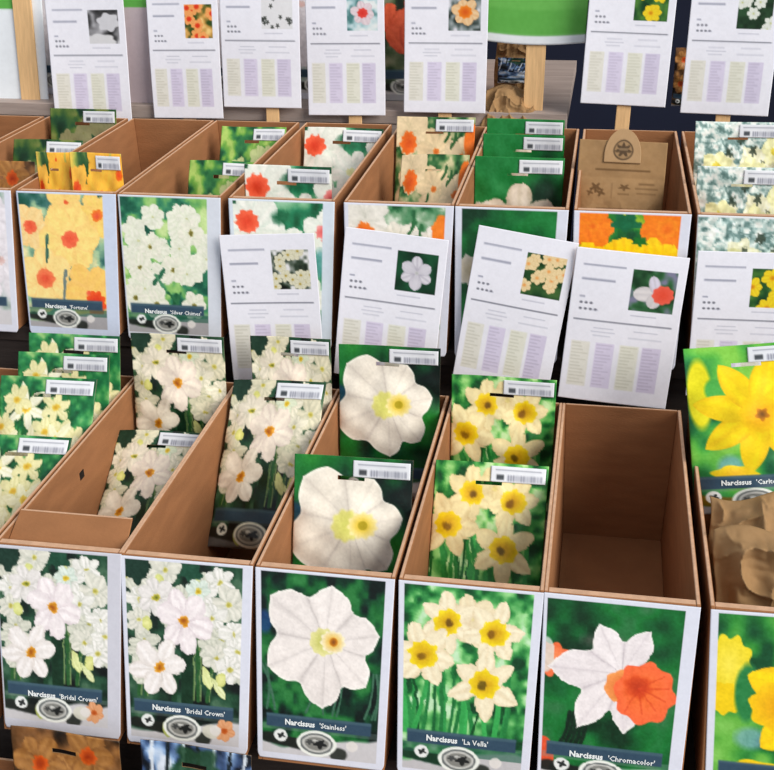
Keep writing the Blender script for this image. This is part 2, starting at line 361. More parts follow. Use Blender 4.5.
def d_blue(c):
    c.greens([(.08, .12, .16), (.26, .36, .52), (.55, .68, .84), (.86, .90, .95)], .2, 1.3)
    for k in range(7): c.stem(.1+.14*k, .0, .02+.13*k, .5, .03, (.08, .14, .16) if k % 2 else (.86, .9, .94), .02)
    c.ell(.5, .12, .22, .16, (.14, .30, .20), .9, None, .2, 5, soft=3)

def lower_strip(c, light=.80, blob=(.10, .12, .10), fl=None):
    """printed foot of the packet: torn grey area, dark leaf, title band, oval logo, round badge"""
    W, H = c.w, c.h
    n = vnoise(H, W, W*.18, c.rng)*.04
    yn = c.yy/H; m = np.clip((yn-(.875+.04*np.sin(c.xx/W*4+1)+n))*60, 0, 1)
    c.blend(m, (light, light-.01, light))
    c.rect(.0, .83, 1, .86, (.55, .58, .58), .35)
    for x in (.05, .13, .20, .27, .33): c.ell(x, .905+x*.08, .075, .045, blob, .95, soft=2)
    c.ell(.66, .965, .08, .05, (.10, .12, .10), .85, soft=2)
    if fl: fl(c)
    c.rect(.03, .772, .94, .846, (.19, .29, .37)); c.rect(.03, .772, .94, .787, (.30, .42, .46), .6)
    c.ell(.155, .893, .062, .052, (.92, .93, .92)); c.ell(.16, .893, .030, .022, (.15, .17, .17), 1, None, .35, 4)
    c.ell(.47, .918, .175, .105, (.94, .95, .92)); c.ell(.47, .918, .145, .085, (.40, .42, .42)); c.ell(.47, .918, .125, .072, (.78, .78, .76))
    c.ell(.47, .918, .105, .056, (.52, .52, .50)); c.ell(.50, .918, .05, .035, (.12, .13, .13), 1, None, .3, 5)
    c.ell(.41, .913, .03, .02, (.25, .26, .26), .9, None, .3, 5); c.ell(.46, .901, .03, .012, (.85, .85, .83), .9)
    c.ell(.78, .913, .05, .045, (.90, .88, .86), .9)
    return c
def fl_peach(c):
    c.flower(.86, .91, .10, .3, (.90, .66, .48), (.78, .46, .26), (.8, .4, .15), (.7, .3, .1), .3, wd=.46)
    c.ell(.74, .92, .08, .06, (.85, .84, .78), .9); c.ell(.34, .93, .05, .07, (.66, .70, .36), 1)
def fl_green(c):
    c.rect(.0, .845, 1, .90, (.12, .34, .26), .6)
DES = {}
def design(key, fn, w, border=None, foot=True, seed=3, fl=None, light=.80, blob=(.10, .12, .10), asp=1.45, tone=None):
    c = Cv(w, int(w*asp), seed); fn(c)
    c.a = c.finish(1.04, .35 if ('stain' in key or 'chroma' in key or 'yellow' in key) else .9, .05)
    if foot: lower_strip(c, light, blob, fl)
    if border:
        l, t, r, b, col = border
        c2 = Cv(w, c.h, seed); c2.fill(col)
        ww, hh = int(w*(1-l-r)), int(c.h*(1-t-b)); x0, y0 = int(l*w), int(t*c.h)
        iy = (np.arange(hh)*c.h/hh).astype(int); ix = (np.arange(ww)*w/ww).astype(int)
        c2.a[y0:y0+hh, x0:x0+ww] = c.a[iy][:, ix]; c = c2
    a = c.finish(1.0, 0, .02)
    if tone is not None: a = a*np.asarray(tone)
    DES[key] = a
    return a

# ------------------------------------------------------------------ mesh helpers
def link(name, me, parent=None):
    o = bpy.data.objects.new(name, me); COL.objects.link(o)
    if parent: o.parent = parent
    return o
def set_col(me, cols):
    ca = me.color_attributes.new('Col', 'FLOAT_COLOR', 'POINT')
    d = np.ones((len(me.vertices), 4)); d[:, :3] = s2l(cols); ca.data.foreach_set('color', d.ravel())
def text_polys(txt, size, x, y, spacing=1.0, bold=0.0):
    """flat lettering: returns verts (x right, y down from top) and faces"""
    cu = bpy.data.curves.new('t', 'FONT'); cu.body = txt; cu.size = size; cu.resolution_u = 1; cu.space_character = spacing; cu.offset = bold
    o = bpy.data.objects.new('t', cu); COL.objects.link(o)
    me = bpy.data.meshes.new_from_object(o)
    vs = [(v.co.x+x, y-v.co.y) for v in me.vertices]; fs = [tuple(p.vertices) for p in me.polygons]
    bpy.data.objects.remove(o); bpy.data.meshes.remove(me); bpy.data.curves.remove(cu)
    return vs, fs
def sheet_mesh(name, img, warp, thick, material, back=(.8, .8, .8), texts=(), slot=None, tcol=(.93, .95, .95)):
    """closed thin body: printed front grid, plain back grid. warp(x,y,side)->(X,Y,Z); x right, y down in 0..1"""
    h, w = img.shape[:2]
    ys, xs = np.mgrid[0:h, 0:w]; x = xs/(w-1); y = ys/(h-1)
    P = np.stack(warp(x, y, 0), -1).reshape(-1, 3); Q = np.stack(warp(x, y, 1), -1).reshape(-1, 3)
    n = w*h; idx = np.arange(n).reshape(h, w)
    f = np.stack([idx[:-1, :-1], idx[1:, :-1], idx[1:, 1:], idx[:-1, 1:]], -1).reshape(-1, 4)
    if slot:
        xc = x[:-1, :-1].ravel()+.5/w; yc = y[:-1, :-1].ravel()+.5/h
        keep = ~((xc > slot[0]) & (xc < slot[2]) & (yc > slot[1]) & (yc < slot[3])); f = f[keep]
    g = f[:, ::-1]+n
    def strip(a, b): return np.stack([a[:-1], a[1:], b[1:], b[:-1]], -1)
    e = [strip(idx[0], idx[0]+n), strip(idx[-1][::-1], idx[-1][::-1]+n), strip(idx[:, 0][::-1], idx[:, 0][::-1]+n), strip(idx[:, -1], idx[:, -1]+n)]
    faces = [tuple(r) for r in np.concatenate([f, g]+e).tolist()]
    verts = np.concatenate([P, Q]); cols = np.concatenate([img.reshape(-1, 3), np.tile(np.array(back), (n, 1))])
    sm = len(faces)
    for (tv, tf) in texts:
        base = len(verts); tv = np.array(tv)
        X, Y, Z = warp(tv[:, 0], tv[:, 1], 0)
        verts = np.concatenate([verts, np.stack([X, Y-.0004, Z], -1)]); cols = np.concatenate([cols, np.tile(np.array(tcol), (len(tv), 1))])
        faces += [tuple(base+i for i in q) for q in tf]
    me = bpy.data.meshes.new(name); me.from_pydata(verts.tolist(), [], faces); me.update()
    set_col(me, cols); me.materials.append(material)
    me.polygons.foreach_set('use_smooth', [i < sm for i in range(len(faces))])
    return me
def hexa(name, v, m, parent=None, top=None):
    """v: 8 corners, bottom four then top four, both counter-clockwise from above"""
    me = bpy.data.meshes.new(name)
    me.from_pydata([tuple(p) for p in v], [], [(3, 2, 1, 0), (4, 5, 6, 7), (0, 1, 5, 4), (1, 2, 6, 5), (2, 3, 7, 6), (3, 0, 4, 7)])
    me.materials.append(m)
    if top: me.materials.append(top); me.polygons[1].material_index = 1
    me.update()
    o = link(name, me, parent)
    b = o.modifiers.new('b', 'BEVEL'); b.width = .0005; b.segments = 1
    return o
def box(name, x0, x1, y0, y1, z0, z1, m, parent=None, top=None):
    return hexa(name, [(x0, y0, z0), (x1, y0, z0), (x1, y1, z0), (x0, y1, z0), (x0, y0, z1), (x1, y0, z1), (x1, y1, z1), (x0, y1, z1)], m, parent, top)
def empty(name, loc, label, cat, group=None):
    o = bpy.data.objects.new(name, None); COL.objects.link(o); o.location = loc; o.empty_display_size = .02
    o['label'] = label; o['category'] = cat
    if group: o['group'] = group
    return o

# ------------------------------------------------------------------ the printed designs
WB = (.86, .87, .92)
FR = (.045, .02, .065, .03, WB)          # border left, top, right, bottom
design('f_bridal', d_bridal, 132, FR, fl=fl_peach, light=.80)
design('f_bridal_left', d_bridal, 120, (.02, .02, .10, .05, (.80, .80, .84)), fl=fl_peach, light=.80)
design('f_stain', d_stain, 136, FR, light=.80)
design('f_lavella', d_lavella, 136, FR, fl=fl_green, light=.76, blob=(.05, .2, .12))
design('f_chroma', d_chroma, 140, (.03, .025, .085, .05, WB), light=.76)
design('f_yellow', d_yellow_front, 130, (.06, .02, .06, .05, WB), light=.8)
design('r_blush', d_blush, 84, (.05, .02, .06, .05, WB), light=.82)
design('r_orange', d_orange, 96, (.03, .02, .12, .05, (.80, .84, .92)), fl=fl_green, light=.66)
design('r_jonquil', d_jonquil, 96, (.03, .02, .12, .05, (.84, .86, .90)), fl=fl_green, light=.66)
design('r_redcup', d_redcup, 90, (.05, .02, .10, .05, (.84, .88, .92)))
design('r_orangecup', d_orangecup, 90, (.05, .02, .07, .05, WB))
design('r_greenwhite', d_greenwhite, 90, (.07, .02, .09, .05, WB))
design('r_sunny', d_sunny, 90, (.06, .02, .08, .05, WB))
design('r_cream', d_cream, 90, (.02, .02, .05, .05, (.88, .89, .90)))
design('r_tulip', d_tulip, 70, (.04, .02, .06, .05, (.7, .7, .72)))
WARM = (.97, .93, .80)
design('p_bridal', d_bridal, 100, None, seed=3, fl=fl_peach, light=.42, blob=(.14, .13, .10), tone=(1, .98, .90))
design('p_stain', d_stain_close, 118, None, seed=5)
design('p_lavella', d_lavella, 104, None, seed=6, fl=fl_green, tone=(1, .98, .86))
design('p_yellow', d_yellow, 118, None, seed=7, light=.62, blob=(.45, .36, .05))
design('p_star', d_star, 92, None, seed=8)
design('p_orange', d_orange, 84, None, seed=9, tone=(1, .88, .50))
design('p_jonquil', d_jonquil, 80, None, seed=10, tone=(.84, .88, .66))
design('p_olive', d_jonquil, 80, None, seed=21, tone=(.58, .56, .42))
design('p_redcup', d_redcup, 88, None, seed=11)
design('p_orangecup', d_orangecup, 84, None, seed=12, tone=(.98, .90, .76))
design('p_greenwhite', d_greenwhite, 84, None, seed=13)
design('p_cream', d_cream, 84, None, seed=14)
design('p_dusk', d_dusk, 80, None, seed=15)
design('p_blue', d_blue, 80, None, seed=16)

def title(a, b, x=.22, y=.806, s=.060):
    return [text_polys_u(a, s, x, y, .0022), text_polys_u(b, s*.92, x+.27, y, .0008)]
def text_polys_u(t, size, x, y, bold=0, asp=1.45):
    v, f = text_polys(t, size, 0, 0, 1.0, bold)
    return ([(px+x, py/asp+y) for px, py in v], f)

# ------------------------------------------------------------------ display boxes
def display_box(xl, w, yf, rim, L, lean, yb, bot, key, label, group, texts=(), flap=False, roll=0, skew=0, wall_h=0):
    t = .0030; tf = .0062; ta = .035*w                       # side taper towards the bottom
    le = math.radians(lean)
    dz = rim-bot; yfb = yf-dz*math.tan(le)
    r = empty('display_box', (xl+w/2, (yf+yb)/2, bot), label, 'box', group)
    cx, cy = xl+w/2, (yf+yb)/2
    def q(x, y, z): return (x-cx, y-cy, z-bot)
    x0, x1 = xl, xl+w; a0, a1 = x0+ta, x1-ta
    hexa('side_wall', [q(a0, yfb, bot), q(a0+t, yfb, bot), q(a0+t, yb, bot), q(a0, yb, bot), q(x0, yf, rim), q(x0+t, yf, rim), q(x0+t, yb, rim), q(x0, yb, rim)], M['card'], r, M['edge'])
    hexa('side_wall', [q(a1-t, yfb, bot), q(a1, yfb, bot), q(a1, yb, bot), q(a1-t, yb, bot), q(x1-t, yf, rim), q(x1, yf, rim), q(x1, yb, rim), q(x1-t, yb, rim)], M['card'], r, M['edge'])
    hexa('back_wall', [q(a0+t, yb-t, bot), q(a1-t, yb-t, bot), q(a1-t, yb, bot), q(a0+t, yb, bot), q(x0+t, yb-t, rim+wall_h), q(x1-t, yb-t, rim+wall_h), q(x1-t, yb, rim+wall_h), q(x0+t, yb, rim+wall_h)], M['card'], r, M['edge'])
    hexa('front_wall', [q(a0+t, yfb, bot), q(a1-t, yfb, bot), q(a1-t, yfb+tf, bot), q(a0+t, yfb+tf, bot), q(x0+t, yf, rim-.0005), q(x1-t, yf, rim-.0005), q(x1-t, yf+tf, rim-.0005), q(x0+t, yf+tf, rim-.0005)], M['card'], r, M['edge'])
    fz = bot+.004
    hexa('base', [q(a0+t, yfb+t, fz), q(a1-t, yfb+t, fz), q(a1-t, yb-t, fz), q(a0+t, yb-t, fz), q(a0+t, yfb+t, fz+.003), q(a1-t, yfb+t, fz+.003), q(a1-t, yb-t, fz+.003), q(a0+t, yb-t, fz+.003)], M['card'], r)
    img = DES[key]; ro = math.radians(roll)
    def warp(x, y, side):
        ww = w*(1-.07*y); edge = np.clip((y-.965)/.035, 0, 1)**2*.02
        px = (x-.5)*ww*(1-edge*2)
        bow = .0006*np.sin(y*math.pi)*(1-(2*x-1)**2)
        d = y*L
        yy = -d*math.sin(le)-.0008-bow-(0 if side else .0008); zz = -d*math.cos(le)-.0010
        X = px*math.cos(ro)+zz*math.sin(ro)*1.0; Z = zz*math.cos(ro)-px*math.sin(ro)
        return X+(xl+w/2-cx), yy+(yf-cy), Z+(rim-bot)
    link('printed_front', sheet_mesh('printed_front', img, warp, 0, M['gloss'], (.84, .84, .86), texts), r)
    if flap:
        hexa('inner_flap', [q(x0+t, yf+tf, rim-.012), q(x1-t, yf+tf, rim-.012), q(x1-t, yf+tf+t, rim-.012), q(x0+t, yf+tf+t, rim-.012),
                            q(x0+t+.002, yf+.036, rim+.007), q(x1-t-.002, yf+.036, rim+.007), q(x1-t-.002, yf+.036+t, rim+.007), q(x0+t+.002, yf+.036+t, rim+.007)], M['card'], r, M['edge'])
        box('punch_hole', x0+t+.0002-cx, x0+t+.0010-cx, yf+.146-cy, yf+.155-cy, rim-.030-bot, rim-.022-bot, M['dark'], r)
    return r

RIM1, YF1, YB1, BOT1 = CAMZ-.5005, .70, 1.006, CAMZ-.6515
RIM2, YF2, YB2, BOT2 = CAMZ-.321, 1.045, 1.357, CAMZ-.463
g1 = 'cardboard display boxes in the front row'
nar = 'Narcissus'
row1 = [(-.9450, 'f_bridal', 'Bridal Crown', 'cardboard box left of the frame edge, empty brown corner showing below a pale printed panel', 0, 0),
        (-.7930, 'f_bridal', 'Bridal Crown', 'leftmost filled cardboard box in the front row, full of green star flower packets', 0, 0),
        (-.640, 'f_bridal_left', 'Bridal Crown', 'cardboard box with white flower panel and folded inner flap, at the lower left corner', 0, 0),
        (-.4905, 'f_bridal', 'Bridal Crown', 'cardboard box with dense white flower panel, left of the single large white flower panel', 0, 0),
        (-.3370, 'f_stain', 'Stainless', 'cardboard box whose front panel shows one large white daffodil on dark green', 0, 0),
        (-.1807, 'f_lavella', 'La Vella', 'cardboard box whose front panel shows four cream daffodils with yellow cups', 0, 0),
        (-.0288, 'f_chroma', 'Chromacolor', 'empty brown cardboard box whose front panel shows a white daffodil with an orange trumpet', 0, 0),
        (.1380, 'f_yellow', 'Yellow', 'cardboard box with yellow daffodil front panel, at the lower right corner', 0, 0)]
for i, (s, key, nm, lab, roll, _) in enumerate(row1):
    w = (.1055, .1055, .1055, .1055, .1066, .1063, .1100, .1100)[i]
    tx = title(nar, "'%s'" % nm) if i < 7 else title(nar, "'Carlton'", .38)
    display_box(s*YF1, w, YF1, RIM1, .1525, 16, YB1, BOT1, key, lab, g1, tx, flap=(i == 2), roll=(0, 0, -.6, -.4, 0, 0, .5, -1.2)[i])
g2 = 'cardboard display boxes in the back row'
labs2 = ['cardboard box mostly beyond the left edge in the back row',
         'cardboard box with a pale pinkish front panel, cut by the left edge, back row',
         'cardboard box whose front panel shows yellow daffodils with red orange cups',
         'cardboard box whose front panel shows masses of small cream white blooms, back row',
         'cardboard box behind the leftmost leaning information sheet, panel of white flowers with one red cup',
         'cardboard box whose panel of white and orange flowers shows above the second leaning sheet',
         'cardboard box with a dark green front panel, holding the stack of three green packets',
         'cardboard box with a bright orange and yellow front panel, holding a kraft paper bag',
         'cardboard box with a pale cream speckled panel, at the right edge, back row']
lefts = [-.757, -.651, -.545, -.4425, -.3345, -.2255, -.1240, -.0190, .0865]
keys2 = [('r_blush', 'Thalia'), ('r_blush', 'Thalia'), ('r_orange', 'Fortune'), ('r_jonquil', 'Silver Chimes'), ('r_redcup', 'Audubon'), ('r_orangecup', 'Replete'), ('r_greenwhite', 'Salome'), ('r_sunny', 'Sunny'), ('r_cream', 'Minnow')]
for i, s in enumerate(lefts):
    w = .1050 if i not in (8,) else .112
    key, nm = keys2[i]
    display_box(s*YF2, w, YF2, RIM2, .1455, 9.5, YB2, BOT2, key, labs2[i], g2, title(nar, "'%s'" % nm, .2) if 1 < i < 4 else ())

# ------------------------------------------------------------------ display stand
st = empty('display_stand', (0, 1.0, 0), 'dark stepped wooden stand under the rows of cardboard boxes', 'stand')
def stp(name, *a, m='shelf'): 
    x0, x1, y0, y1, z0, z1 = a
    return box(name, x0, x1, y0-1.0, y1-1.0, z0, z1, M[m], st)
SH0 = CAMZ-.842
for (y0, y1, z) in ((.30, .672, SH0), (.672, 1.026, BOT1-.0005), (1.030, 1.372, BOT2-.0005)):
    stp('shelf_board', -1.3, 1.1, y0, y1, z-.016, z)
stp('shelf_board', -1.3, -.04, 1.376, 1.72, CAMZ-.309-.016, CAMZ-.309, m='riser')
stp('riser', -1.3, 1.1, .690, .702, SH0, BOT1-.0165)
stp('riser', -1.3, 1.1, 1.034, 1.040, BOT1-.0005-.016, BOT2-.0165)
stp('riser', -1.3, -.04, 1.378, 1.392, BOT2-.0165, CAMZ-.3255, m='riser')
for x in (-1.25, -.1, 1.04):
    for y in (.34, .95, 1.32):
        stp('leg', x, x+.04, y, y+.04, 0, {.34: SH0-.016, .95: BOT1-.0165, 1.32: BOT2-.0165}[y])

# ------------------------------------------------------------------ packets
def lbl_img():
    c = Cv(44, 14, 2); c.fill((.90, .91, .93))
    for x in np.arange(.30, .92, .045): c.rect(x, .50, x+(.018 if int(x*100) % 2 else .028), .86, (.42, .43, .50), .8)
    c.rect(.08, .18, .90, .26, (.60, .61, .66), .8); c.rect(.10, .5, .24, .8, (.22, .24, .26), .9)
    return c.finish()
LBL = lbl_img(); MESH = {}
def pouch(key, var, texts=(), T=.008, kraft=False):
    k = (key, var)
    if k in MESH: return MESH[k]
    img = DES[key]; rng = np.random.default_rng(var*7+3)
    ph = rng.uniform(0, 6, 6)
    def bulge(x, y):
        b = np.clip(np.sin(np.pi*np.clip(x, 0, 1)), 0, 1)**.7
        e = np.clip((y-.16)/.30, 0, 1); e = e*e*(3-2*e); e = e*np.clip((1.0-y)/.06, 0, 1)**.5
        lump = 1+.16*np.sin(x*7+ph[0])*np.sin(y*8+ph[1])
        wr = .0007*np.sin(x*19+y*11+ph[2])+.0005*np.sin(y*31-x*13+ph[3])
        hd = .0022*np.sin(x*4.2+ph[4])*np.clip(1-y/.3, 0, 1)*(1 if var else 1)
        return T*b*e*lump, wr*np.clip(y*4, 0, 1)+hd
    def warp(x, y, side):
        b, wv = bulge(x, y)
        px = (x-.5)*.1*(1-.015*np.sin(np.pi*y)); pz = (1-y)*.148
        yy = (-b-.0004 if side == 0 else b*.7+.0004)+wv
        return px, yy, pz
    slot = (.37, .105, .60, .128)
    me = sheet_mesh('pouch', img, warp, 0, M['gloss'], (.62, .50, .36), texts, slot)
    def lw(x, y, side):
        X, Y, Z = warp(.50+x*.48, .018+y*.090, 0)
        return X, Y-.0007-(0 if side else .0004), Z
    lm = sheet_mesh('barcode_label', LBL, lw, 0, M['paper'], (.9, .9, .9))
    MESH[k] = (me, lm); return MESH[k]
def packet(key, TL, TR, Y, lean, label, group, var=0, L=.15, dY=0, texts=(), roll=None, W=None, lab=True, bx=None):
    """TL, TR: where the two top corners appear; the packet's real place follows from its depth Y and its lean"""
    a, b = at(*TL, Y), at(*TR, Y+dY)
    if bx:
        a.x = max(a.x, bx[0]+.0035); b.x = min(b.x, bx[1]-.0035)
    xd = b-a; ww = xd.length; xd.normalize()
    if W: ww = W
    le = math.radians(lean)
    up = Vector((0, math.sin(le), math.cos(le)))
    if roll is not None: up = up+xd*math.tan(math.radians(roll))
    if roll is not None:
        xd = (xd-up.normalized()*xd.dot(up.normalized())).normalized()
        up.normalize()
    else:
        up = (up-xd*up.dot(xd)).normalized()
    yd = up.cross(xd).normalized()
    mid = (a+b)/2 if not W else a+xd*ww/2
    basep = mid-up*L
    r = empty('bulb_packet', basep, label, 'packet', group)
    mw = Matrix((xd*(ww/.1), yd, up*(L/.148))).transposed().to_4x4(); mw.translation = basep
    r.matrix_world = mw
    me, lm = pouch(key, var, texts)
    link('pouch', me, r)
    if lab: link('barcode_label', lm, r)
    print('packet %-14s W %.3f base z %.3f y %.3f top z %.3f' % (key, ww, basep.z-BOT1, basep.y, mid.z-RIM1))
    return r

gA, gB, gC, gD, gE, gF = 'star flower packets in the left box', 'white cluster packets', 'large white flower packets', 'cream and yellow flower packets', 'packets in the back row', 'packets on the lowest shelf'
tt = title(nar, "'Bridal Crown'")
# front row
FB = [(q[0]*YF1, q[0]*YF1+.1055) for q in row1]
FB[4] = (FB[4][0], FB[4][0]+.1066); FB[5] = (FB[5][0], FB[5][0]+.1063)
BB = [(q*YF2, q*YF2+.105) for q in lefts]
packet('p_star', (28, 334), (127, 335), .990, 20, 'green packet with white star flower, rearmost in the box at the left edge', gA, 0, roll=-1, bx=FB[1])
packet('p_star', (18, 354), (119, 353), .962, 24, 'green packet with white star flower, second from back in left edge box', gA, 0, roll=-1, bx=FB[1])
packet('p_star', (-6, 378), (100, 376), .925, 32, 'green packet with white star flower, third from back in left edge box', gA, 1, roll=-1, bx=FB[1])
packet('p_star', (-48, 436), (74, 434), .860, 42, 'green packet with cream flowers, frontmost in the box at the left edge', gA, 1, roll=-1, bx=FB[1])
packet('p_bridal', (130, 333), (230, 337), .988, 10, 'white flower packet standing upright at the back of the second box from the left', gB, 0, roll=-1, bx=FB[2])
packet('p_bridal', (108, 430), (205, 432), .940, 56, 'white flower packet leaning low inside the second box from the left', gB, 1, roll=-1, bx=FB[2])
packet('p_bridal', (250, 330), (336, 345), .990, 8, 'white flower packet partly behind another, against the leftmost tilted sheet', gB, 0, roll=-1, bx=FB[3])
packet('p_bridal', (236, 372), (327, 390), .982, 42, 'white flower packet tilted to the left, oval logo showing at its bottom', gB, 1, texts=tt, dY=-.025, roll=1, bx=FB[3], L=.163)
packet('p_stain', (334, 342), (441, 350), .985, 12, 'packet with one large white daffodil, standing higher at the back of its box', gC, 0, roll=-1, bx=FB[4])
packet('p_stain', (291, 452), (418, 462), .812, 22, 'packet with one large white daffodil, nearer one at the front of its box', gC, 0, roll=-1, bx=FB[4])
packet('p_lavella', (450, 374), (557, 380), .975, 12, 'packet with cream yellow cupped daffodils, rear one below the tilted sheet', gD, 0, roll=-.5, bx=FB[5])
packet('p_lavella', (436, 461), (549, 465), .870, 38, 'packet with cream yellow cupped daffodils, front one lower in its box', gD, 1, roll=-.5, bx=FB[5])
yt = title(nar, "'Carlton'", .22, .83)
packet('p_yellow', (683, 349), (802, 339), .95, 28, 'packet with one large bright yellow daffodil lying on crumpled kraft bags', None, 0, texts=yt, L=.143, W=.106, roll=-7)

# back row
packet('p_orange', (28, 153), (72, 151), 1.090, 6, 'yellow packet with a red cup, standing left of the orange labelled one', gE, 1, roll=0, lab=False, bx=BB[2])
packet('p_orange', (69, 153), (131, 153), 1.078, 6, 'orange yellow packet with a white barcode label at the front of its box', gE, 0, roll=0, bx=BB[2])
packet('p_olive', (50, 112), (136, 106), 1.335, 14, 'dull green packet at the very back, below the leftmost paper sheet', gE, 0, roll=0, bx=BB[1])
packet('p_olive', (14, 142), (104, 138), 1.23, 26, 'dull green packet lying behind the yellow and orange packets', gE, 1, roll=0, bx=BB[1])
packet('p_dusk', (-40, 161), (34, 160), 1.12, 16, 'brown backed packet at the left edge, beside the yellow packet', gE, 1, roll=0, lab=False, bx=BB[1])
packet('p_jonquil', (222, 124), (300, 130), 1.31, 30, 'green packet with cream blooms, farther one behind the red and white packet', gE, 0, roll=0, bx=BB[3])
packet('p_jonquil', (190, 160), (284, 163), 1.19, 30, 'green packet with cream blooms, nearer one behind the red and white packet', gE, 1, roll=0, bx=BB[3])
packet('p_redcup', (235, 165), (332, 166), 1.09, 8, 'white packet with an orange red flower, at the front of its back row box', gE, 0, roll=0, bx=BB[4])
packet('p_redcup', (305, 126), (392, 130), 1.32, 24, 'packet with a red flower leaning at the back, below two paper sheets', gE, 1, roll=0, bx=BB[4])
packet('p_orangecup', (397, 116), (476, 118), 1.31, 20, 'packet with white and orange flowers at the back, beside the green stack', gE, 0, roll=0, bx=BB[5])
packet('p_orangecup', (402, 160), (478, 150), 1.20, 36, 'packet with an orange cup flower slumped forward beside the green stack', gE, 1, roll=0, bx=BB[5], lab=False)
packet('p_greenwhite', (478, 118), (565, 120), 1.30, 8, 'dark green packet, rearmost of the three stacked ones', gE, 0, roll=0, bx=BB[6])
packet('p_greenwhite', (478, 133), (565, 136), 1.26, 8, 'dark green packet, middle one of the three stacked ones', gE, 0, roll=0, bx=BB[6])
packet('p_greenwhite', (470, 156), (565, 158), 1.18, 12, 'dark green packet with a white flower, front one of the three stacked ones', gE, 1, roll=0, bx=BB[6])
packet('p_cream', (696, 120), (786, 124), 1.29, 20, 'pale speckled cream packet, farther one at the right edge', gE, 0, roll=0, bx=BB[8])
packet('p_cream', (696, 166), (792, 168), 1.14, 14, 'pale speckled cream packet, nearer one at the right edge', gE, 1, roll=0, bx=BB[8])

# lowest shelf
for i, (s) in enumerate((-1.40, -1.10, -.80, -.50, -.20, .10)):
    display_box(s*.36, .1065, .36, CAMZ-.690, .15, 10, .664, SH0+.0005, 'f_bridal', 'cardboard box on the lowest shelf, hidden under the front panels', 'cardboard boxes on the lowest shelf')
packet('p_dusk', (10, 728), (120, 738), .640, 10, 'brown and orange packet poking up below the leftmost front panel', gF, 0, roll=0, lab=False)
packet('p_blue', (140, 742), (252, 752), .640, 10, 'blue and silver packet poking up below the second front panel', gF, 0, roll=0, lab=False)

# ------------------------------------------------------------------ kraft bags
def kraft_canvas(w, h, printed_top, seed):
    c = Cv(w, h, seed); c.fill((.62, .49, .34))
    n = vnoise(h, w, w*.2, c.rng)*.6+vnoise(h, w, w*.05, c.rng)*.4; c.a *= (.93+.14*n)[..., None]
    if printed_top:
        k = (.36, .26, .16)
        c.rect(.20, .225, .82, .24, k, .7)
        c.ell(.22, .38, .05, .045, k, .8, None, .4, 5); c.ell(.28, .42, .04, .035, k, .8, None, .4, 4); c.ell(.16, .42, .03, .03, k, .7, None, .4, 4)
        c.line(.40, .34, .40, .46, .008, k, .6); c.ell(.54, .37, .05, .03, k, .8, None, .4, 5); c.rect(.47, .42, .60, .43, k, .6)
        c.rect(.70, .33, .88, .345, k, .6); c.rect(.66, .37, .92, .38, k, .6); c.rect(.68, .41, .90, .42, k, .5)
        c.rect(.24, .54, .80, .55, k, .6); c.rect(.30, .58, .72, .587, k, .5)
    return c.finish()
def kraft_bag(TL, TR, Y, lean, label, group, seed, L, tab=False, printed_top=False, crumple=.008, T=.02, W=None, cxx=None):
    a, b = at(*TL, Y), at(*TR, Y); xd = (b-a); ww = W or xd.length; xd.normalize(); le = math.radians(lean)
    up = Vector((0, math.sin(le), math.cos(le))); up = (up-xd*up.dot(xd)).normalized(); yd = up.cross(xd).normalized()
    mid = (a+b)/2
    if cxx: mid.x = cxx
    base = mid-up*L
    r = empty('kraft_bag', base, label, 'bag', group)
    mw = Matrix((xd, yd, up)).transposed().to_4x4(); mw.translation = base; r.matrix_world = mw
    img = kraft_canvas(84, int(84*L/ww), printed_top, seed); h, w = img.shape[:2]
    rng = np.random.default_rng(seed)
    N = []
    for cell in (w*.34, w*.16, w*.07):
        N.append(vnoise(h+1, w+1, cell, rng))
    ridg = .9*(1-np.sqrt(np.abs(N[0]-.5)*2))+.55*(1-np.sqrt(np.abs(N[1]-.5)*2))+.12*(np.abs(N[2]-.5)*2)
    def smp(x, y):
        yi = np.clip((np.asarray(y)*(h-1)).round().astype(int), 0, h); xi = np.clip((np.asarray(x)*(w-1)).round().astype(int), 0, w)
        return ridg[yi, xi]
    def warp(x, y, side):
        e = np.clip((y-(.45 if printed_top else .0))/.2, 0, 1) if printed_top else np.clip(y*8, 0, 1)*1.0
        body = np.sin(np.pi*x)**.6
        n = (smp(x, y)-.6)*crumple*e*np.clip(body*2, 0, 1)
        bl = T*body*np.clip((y-.3)/.4, 0, 1)**.8*np.clip((1-y)/.1, 0, 1)**.5 if printed_top else T*body*np.clip(y*3, 0, 1)**.6*np.clip((1-y)/.15, 0, 1)**.5
        px = (x-.5)*ww*(1+(.0 if printed_top else .03*np.sin(y*9+seed)))
        pz = (1-y)*L+(.006*np.sin(x*6+seed)*(1-y) if not printed_top else 0)
        return px, (-bl-n-.0006 if side == 0 else bl*.5+.0006+n*.3), pz
    link('bag_body', sheet_mesh('bag_body', img, warp, 0, M['kraft'], (.66, .52, .37)), r)
    if tab:
        tc = Cv(44, 30, 4); tc.fill((.70, .57, .42)); tc.ell(.5, .60, .27, .20, (.30, .24, .18)); tc.ell(.5, .60, .24, .17, (.62, .50, .36)); tc.ell(.5, .60, .18, .11, (.34, .27, .20), 1, None, .3, 7)
        tc.rect(.38, .55, .62, .62, (.60, .50, .38), .7)
        def tw(x, y, side):
            hw = .5*np.sqrt(np.clip(1-np.clip(1-y*1.25, 0, 1)**2, .02, 1))
            return (x-.5)*2*hw*ww*.42, np.zeros_like(x)-(.0022 if side == 0 else .0012), L-.022+(1-y)*.034
        link('header_tab', sheet_mesh('header_tab', tc.finish(), tw, 0, M['kraft'], (.66, .52, .37)), r)
    return r
